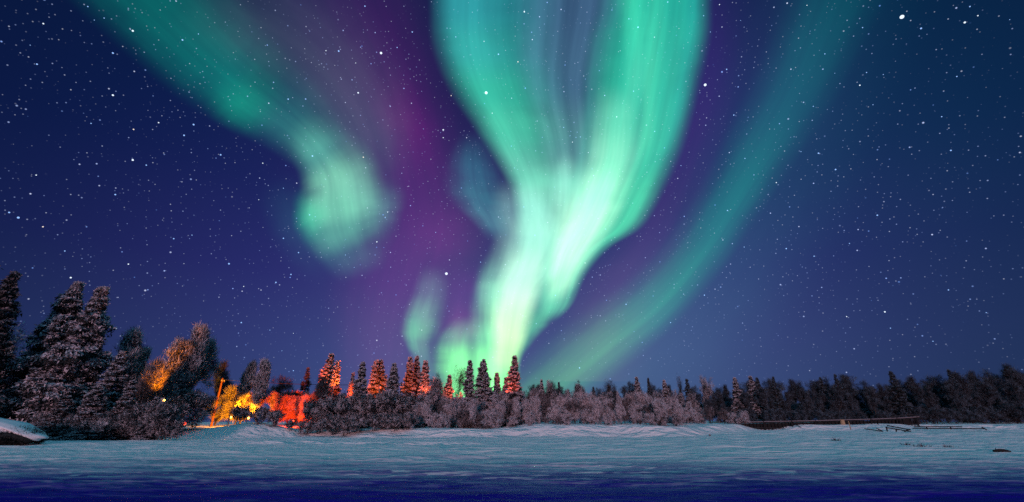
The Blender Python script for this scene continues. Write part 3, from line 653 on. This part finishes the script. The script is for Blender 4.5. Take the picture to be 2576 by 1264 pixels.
# ------------------------------------------------------------------ lamps among the trees, and what they light
def lamp(px, py, Y, kind, col, power, label, aim=None, cone=120, rad=.15):
    p = at(px, py, Y); z0 = float(ground(p[0], Y))
    o = empty('yard_lamp', (p[0], Y, z0)); tag(o, label, 'lamp', None)
    h = p[2] - z0
    MB().tube([(0, .0, -.1), (0, 0, h*.5), (0, 0, h + .25)], (.06, .055, .05), 8).build('pole', M['metal'], o)
    import bmesh
    bm = bmesh.new(); bmesh.ops.create_uvsphere(bm, u_segments=12, v_segments=8, radius=.13)
    me = bpy.data.meshes.new('bulb'); bm.to_mesh(me); bm.free(); me.materials.append(M[kind])
    b = link('bulb', me, o); b.location = (0, .22, h)
    hood = MB(); k = 12
    ring = [(.20*math.cos(6.283*j/k), -.02 + .20*math.sin(6.283*j/k), h + .12) for j in range(k)] + [(.09*math.cos(6.283*j/k), -.02 + .09*math.sin(6.283*j/k), h + .24) for j in range(k)]
    hood.raw(ring, [(j, (j+1) % k, k+(j+1) % k, k+j) for j in range(k)])
    hood.raw([(0, 0, h+.2), (0, -.22, h+.24), (.03, -.22, h+.26), (.03, 0, h+.22)], [(0, 1, 2, 3)]); hood.build('lamp_shade', M['metal'], o)
    l = bpy.data.lights.new('lamp_light', 'SPOT'); l.spot_size = R(cone); l.spot_blend = .5; l.energy = power; l.color = col; l.shadow_soft_size = rad
    lo = bpy.data.objects.new('lamp_light', l); COL.objects.link(lo); lo.parent = o; lo.location = (0, .36, h - .05); lo.rotation_euler = (R(118), 0, 0)
    if aim is not None:
        v_ = Vector(tuple(at(*aim))) - Vector((p[0], Y + .36, p[2] - .05)); lo.rotation_euler = v_.to_track_quat('-Z', 'Y').to_euler()
    return o
ORANGE, AMBER, RED = (1, .21, .002), (1, .30, .002), (1, .05, .002)
plant('lit', 406, 912, 47.2, 'frosted crown lit bright orange between the dark birches of the left shore', wide=.62)
plant('bare', 388, 925, 46.2, 'thin dark birch with bare branches crossing the orange-lit crown', wide=.8)
plant('lit', 562, 974, 66, 'bush glowing yellow-orange around the foot of the utility pole', wide=1.35)
plant('lit', 606, 984, 67, 'right-hand part of the yellow glow, a rounded frosted bush', wide=1.4)
plant('lit', 628, 972, 66, 'orange-lit bush just below the twin rimed birches', wide=1.1)
plant('lit', 700, 990, 66, 'orange-red bush, left one of the red-lit pair', wide=1.2)
plant('lit', 738, 986, 67, 'reddest bush, brightest of the red-lit pair', wide=1.45)
plant('lit', 770, 990, 66, 'red-lit sapling behind the dark bush right of the reddest bush', wide=.7)
plant('bare', 592, 972, 55.4, 'dark bare birch standing black against the yellow glow', wide=.7)
plant('bare', 703, 984, 55.8, 'dark bare birch standing black against the left half of the red glow', wide=.75)
plant('bare', 757, 992, 55.6, 'dark bare birch standing black against the right half of the red glow', wide=.8)
plant('lit', 872, 970, 65, 'red-lit bush in the gap between the orange spruces', wide=.6)
lamp(408, 1008, 45.7, 'glass_o', (1, .24, .002), 6500, 'orange yard lamp hidden behind the left-shore shrubs', (405, 925, 46.9), 62)
lamp(578, 1050, 57, 'glass_o', AMBER, 34000, 'yellow-orange yard lamp aimed at the bush round the pole', (560, 1005, 66), 58)
lamp(622, 1052, 57, 'glass_o', AMBER, 15000, 'yellow-orange yard lamp behind the dark shrub', (612, 1005, 67), 58)
lamp(735, 1060, 57.5, 'glass_r', RED, 46000, 'red yard lamp in front of the reddest bush', (730, 1010, 67), 62)
lamp(878, 990, 62.8, 'glass_r', (1, .08, .008), 3000, 'red-orange yard lamp among the glowing spruces', (882, 960, 66.5), 95)
lamp(955, 975, 63.5, 'glass_r', (1, .13, .02), 2600, 'red-orange yard lamp behind the pale frosted spruce')
lamp(1060, 975, 64, 'glass_r', (1, .12, .03), 1600, 'red-orange yard lamp below the three spruce tops')
lamp(1140, 985, 64, 'glass_r', (1, .12, .03), 900, 'red-orange yard lamp below the bare birch')
lamp(1275, 985, 61, 'glass_r', (1, .09, .03), 2000, 'red-orange yard lamp below the tall red spruce', (1291, 935, 65), 80)

lamp(840, 968, 64.8, 'glass_r', (1, .13, .012), 5200, 'red-orange yard lamp below the tallest orange-lit spruce', (840, 920, 69.5), 70)
# utility poles and wires
def utility_pole(px, py, Y, label):
    p = at(px, py, Y); z0 = float(ground(p[0], Y)); h = p[2] - z0
    o = empty('utility_pole', (p[0], Y, z0)); tag(o, label, 'utility pole', 'utility poles')
    MB().tube([(0, 0, -.3), (0, 0, h*.5), (0, 0, h)], (.16, .14, .11), 10).build('pole', M['polewood'], o)
    MB().tube([(.13, -.4, h-.45), (.13, 0, h-.45), (.13, .4, h-.45)], .06, 4).build('crossarm', M['polewood'], o)
    for x in (-.33, .0, .33):
        MB().tube([(.13, x, h-.42), (.13, x, h-.32), (.13, x, h-.22)], (.05, .07, .03), 8).build('insulator', M['metal'], o)
    return p[0], Y, z0 + h
P1 = utility_pole(560, 952, 64, 'wooden utility pole lit red above the yellow-glowing bush')
P2 = utility_pole(1010, 962, 80, 'far utility pole among the dark spruces')
P0 = utility_pole(250, 930, 60, 'utility pole behind the twin-topped spruce')
for a, b in ((P0, P1), (P1, P2)):
    for k, dx in enumerate((-.33, .0, .33)):
        pts = []
        for s in np.linspace(0, 1, 14):
            x, y, z = [a[i]*(1-s) + b[i]*s for i in range(3)]
            pts.append((x + .13, y + dx, z - .22 - .9*4*s*(1-s)*.5))
        o = MB().tube(pts, .012, 5).build('power_line', M['twig'])
        tag(o, 'thin sagging wire running from the lit utility pole to the ' + ('far pole among the spruces' if b is P2 else 'pole behind the twin-topped spruce'), 'wire', 'wires between the utility poles')
# little red marker lamp at the gap
p = at(464, 1066, 50); z0 = float(ground(p[0], 50))
o = empty('marker_lamp', (p[0], 50, z0)); tag(o, 'small round red light glowing low at the dark edge of the shrubs', 'lamp')
MB().tube([(0, 0, -.1), (0, 0, p[2]-z0-.1)], .03, 6).build('post', M['darkwood'], o)
import bmesh
bm = bmesh.new(); bmesh.ops.create_uvsphere(bm, u_segments=12, v_segments=8, radius=.16); me = bpy.data.meshes.new('lens'); bm.to_mesh(me); bm.free()
me.materials.append(M['glass_r']); l_ = link('lens', me, o); l_.location = (0, 0, p[2]-z0)

# ------------------------------------------------------------------ snow-capped mound at the left edge
def lump(mb, c, s, seed, n=28, amp=.12, mi=0, cut=None):
    rng = np.random.default_rng(seed); ph = rng.uniform(0, 6.28, 6)
    Vv = []; nu, nv = n*2, n
    for i in range(nv+1):
        th = math.pi*i/nv
        for j in range(nu):
            a = 2*math.pi*j/nu
            d = np.array((math.sin(th)*math.cos(a), math.sin(th)*math.sin(a), math.cos(th)))
            k = 1 + amp*(math.sin(3*d[0]+ph[0])*.5 + math.sin(4*d[1]+ph[1])*.4 + math.sin(5*d[2]+3*d[0]+ph[2])*.3 + math.sin(11*d[0]+ph[3])*.12 + math.sin(13*d[1]+9*d[2]+ph[4])*.12)
            q = d*np.array(s)*k
            if cut is not None: q[2] = max(q[2], cut)
            Vv.append(np.array(c) + q)
    Fq = [(i*nu+j, i*nu+(j+1) % nu, (i+1)*nu+(j+1) % nu, (i+1)*nu+j) for i in range(nv) for j in range(nu)]
    mb.raw(Vv, Fq, mi)
pm = at(-58, 1094, 36); zm = float(ground(pm[0], 36))
o = empty('snowy_mound', (pm[0], 36, zm), 0, (1, 1, .8)); tag(o, 'low dark mound under a thick rounded snow cap at the left edge of the shore', 'mound')
mb = MB(); lump(mb, (0, -.2, .6), (4.7, 1.7, 1.2), 3, 24, .15)
rr = np.random.default_rng(8); n = 9000; a = rr.uniform(0, 6.28, n); e = rr.uniform(-.35, .75, n)
P = np.stack((4.8*np.cos(a)*np.cos(e), 1.8*np.sin(a)*np.cos(e), .5 + 1.25*np.sin(e)), 1); Dn = unit(P*np.array((.3, 1, .6)) + rr.normal(0, .9, (n, 3)))
mb.slivers(P, Dn, rr.uniform(.2, .55, n), .06, 0, rr); mb.build('brushwood', M['needle'], o)
mb = MB(); lump(mb, (-.3, .1, 1.45), (5.4, 2.4, .62), 6, 30, .18, cut=-.3)
q_ = mb.v[0]; q_[:, 2] += .40*np.exp(-((q_[:, 0]+.5)/3.2)**2)*(q_[:, 2] > 1.4) - .034*np.maximum(0, q_[:, 0])**2 - .06*np.sin(q_[:, 0]*1.7)
mb.build('snow_cap', M['snow'], o, smooth=True)

# ------------------------------------------------------------------ fence on the right shore
def fence():
    Yf = lambda px: 68 + (px-1860)*.004
    P = lambda px, py: at(px, py, Yf(px))
    p0 = P(2080, 1078); root = empty('rail_fence', (p0[0], p0[1], float(ground(p0[0], p0[1]))))
    tag(root, 'long dark wooden fence with leaning slats and a snow-dusted top rail on the right shore', 'fence')
    L = lambda q: np.array(q) - np.array(root.location)
    top = [(1858,1064),(1950,1062),(2050,1060),(2120,1058),(2200,1056),(2270,1053),(2312,1050)]
    low = [(1878,1076),(1980,1078),(2090,1073),(2200,1072),(2310,1068)]
    MB().tube([L(P(*q)) for q in top], .075, 6).build('rail', M['wood'], root)
    mb = MB(); mb.tube([L(P(*q)) + np.array((0, -.02, .075)) for q in top], .055, 6); mb.build('snow_dusting', M['rime'], root)
    MB().tube([L(P(*q)) for q in low], .07, 6).build('rail', M['wood'], root)
    MB().tube([L(P(2240, 1049)), L(P(2290, 1043)), L(P(2318, 1049))], .06, 6).build('rail', M['wood'], root)
    rr = random.Random(4)
    for px in range(1868, 2312, 9):
        a, b = L(P(px, prof(px, top) + .5)), L(P(px + rr.uniform(3, 7), 1082 - (px-1860)*.008))
        if rr.random() < .12: continue
        MB().tube([a + np.array((0, .1, 0)), (a+b)/2 + np.array((rr.uniform(-.03, .03), .1, 0)), b + np.array((0, .1, -.2))], (.05, .06, .06), 5).build('slat', M['darkwood'], root)
    for k, px in enumerate((1862, 1920, 1990, 2050, 2118, 2190, 2255, 2306)):
        a, b = L(P(px, prof(px, top) - 2)), L(P(px + 5, 1084 - (px-1860)*.01))
        wide = .34 if px == 2118 else .12
        o = MB().tube([a, (a+b)/2, b + np.array((0, 0, -.25))], (wide*.85, wide, wide), 9).build('post', M['litwood' if px == 2118 else 'darkwood'], root)
        if px == 2118: o['label'] = 'thick split-wood post lit yellowish'
        if px in (1990, 2190, 2255):
            MB().tube([a, b + np.array((1.2, -1.1, -.1))], .06, 5).build('brace', M['darkwood'], root)
    # dark board lining behind the slats
    mb = MB(); A = [L(P(px, prof(px, top) + 3)) + np.array((0, .32, 0)) for px in range(1862, 2312, 18)]; B = [L(P(px, 1084)) + np.array((0, .32, -.3)) for px in range(1862, 2312, 18)]
    n = len(A); mb.raw(A + B + [q + np.array((0, .04, 0)) for q in A + B], [(i, i+1, n+i+1, n+i) for i in range(n-1)] + [(2*n+i, 3*n+i, 3*n+i+1, 2*n+i+1) for i in range(n-1)]); mb.build('boards', M['darkwood'], root)
fence()
def poles(name, segs, Y, label, cat, mats='darkwood', r=.07):
    c = at(*segs[0][0], Y); root = empty(name, (c[0], Y, float(ground(c[0], Y)))); tag(root, label, cat)
    for (a, b) in segs:
        pa, pb = at(a[0], a[1], Y), at(b[0], b[1], Y)
        lift = lambda q: np.array((q[0], q[1], max(q[2], float(ground(q[0], q[1])) + .03)))
        pa, pb = lift(pa) - np.array(root.location), lift(pb) - np.array(root.location)
        MB().tube([pa, (pa+pb)/2, pb], (r, r*1.1, r), 6).build('log', M[mats], root)
poles('log_trestle', [((2228,1076),(2292,1088)),((2232,1071),(2290,1082)),((2230,1074),(2232,1086)),((2255,1080),(2256,1091)),((2289,1080),(2276,1091))], 60, 'collapsed little log trestle lying on the snow at the right end of the fence', 'trestle')
poles('fallen_rails', [((2296,1078),(2478,1079)),((2300,1074),(2420,1074)),((2330,1073),(2333,1081)),((2390,1073),(2393,1081)),((2470,1075),(2482,1082))], 64, 'low broken rails lying along the snow right of the fence', 'rails')
poles('broken_slat', [((2134,1060),(2141,1082))], 62, 'short pale-lit slat leaning upright in the snow beside the yellow-lit post', 'slat', 'litwood', .05)
poles('dark_plank', [((1630+545,1079),(2222,1087)),((2205,1078),(2222,1088))], 61, 'dark broken plank propped in the snow before the middle of the fence', 'plank', 'darkwood', .06)
def tuft(px, py, Y, label, n=70, hgt=.5, spread=.5, seed=0):
    p = at(px, py, Y); z0 = float(ground(p[0], Y)); rr = np.random.default_rng(seed + int(px))
    root = MB(); P = np.stack((rr.normal(0, spread*.4, n), rr.normal(0, spread*.4, n), np.full(n, -.03)), 1)
    root.slivers(P, unit(rr.normal(0, .5, (n, 3)) + np.array((0, 0, .8))), rr.uniform(.4, 1, n)*hgt, .035, (rr.random(n) < .2).astype(int), rr)
    o = root.build('grass_tuft', [M['twig'], M['frost']]); o.location = (p[0], Y, z0); tag(o, label, 'grass tuft')
tuft(2098, 1096, 42, 'faint dry grass tuft on the snow below the yellowish fence post')
tuft(2380, 1108, 32, 'dry grass tuft leaning on the snow under the broken rails', 60, .4, .4)
tuft(2312, 1108, 32, 'dark dry grass tuft on the snow left of the leaning tuft', 70, .4, .5)
tuft(2275, 1104, 35, 'small dry grass tuft just below the collapsed trestle', 40, .35, .3)
p = at(2510, 1112, 28); z0 = float(ground(p[0], 28)); root = empty('driftwood_log', (p[0], 28, z0), 0, .55); tag(root, 'short dark log lying on the snow near the right edge', 'log')
MB().tube([(-.75, .1, .10), (-.2, 0, .16), (.3, 0, .15), (.85, -.15, .06)], (.10, .15, .14, .07), 9).build('stem', M['darkwood'], root)
MB().tube([(.45, -.05, .12), (.6, -.2, -.05)], (.05, .03), 6).build('branch', M['darkwood'], root)
MB().tube([(-.5, 0, .15), (-.62, -.1, .38)], (.05, .03), 6).build('branch', M['darkwood'], root)
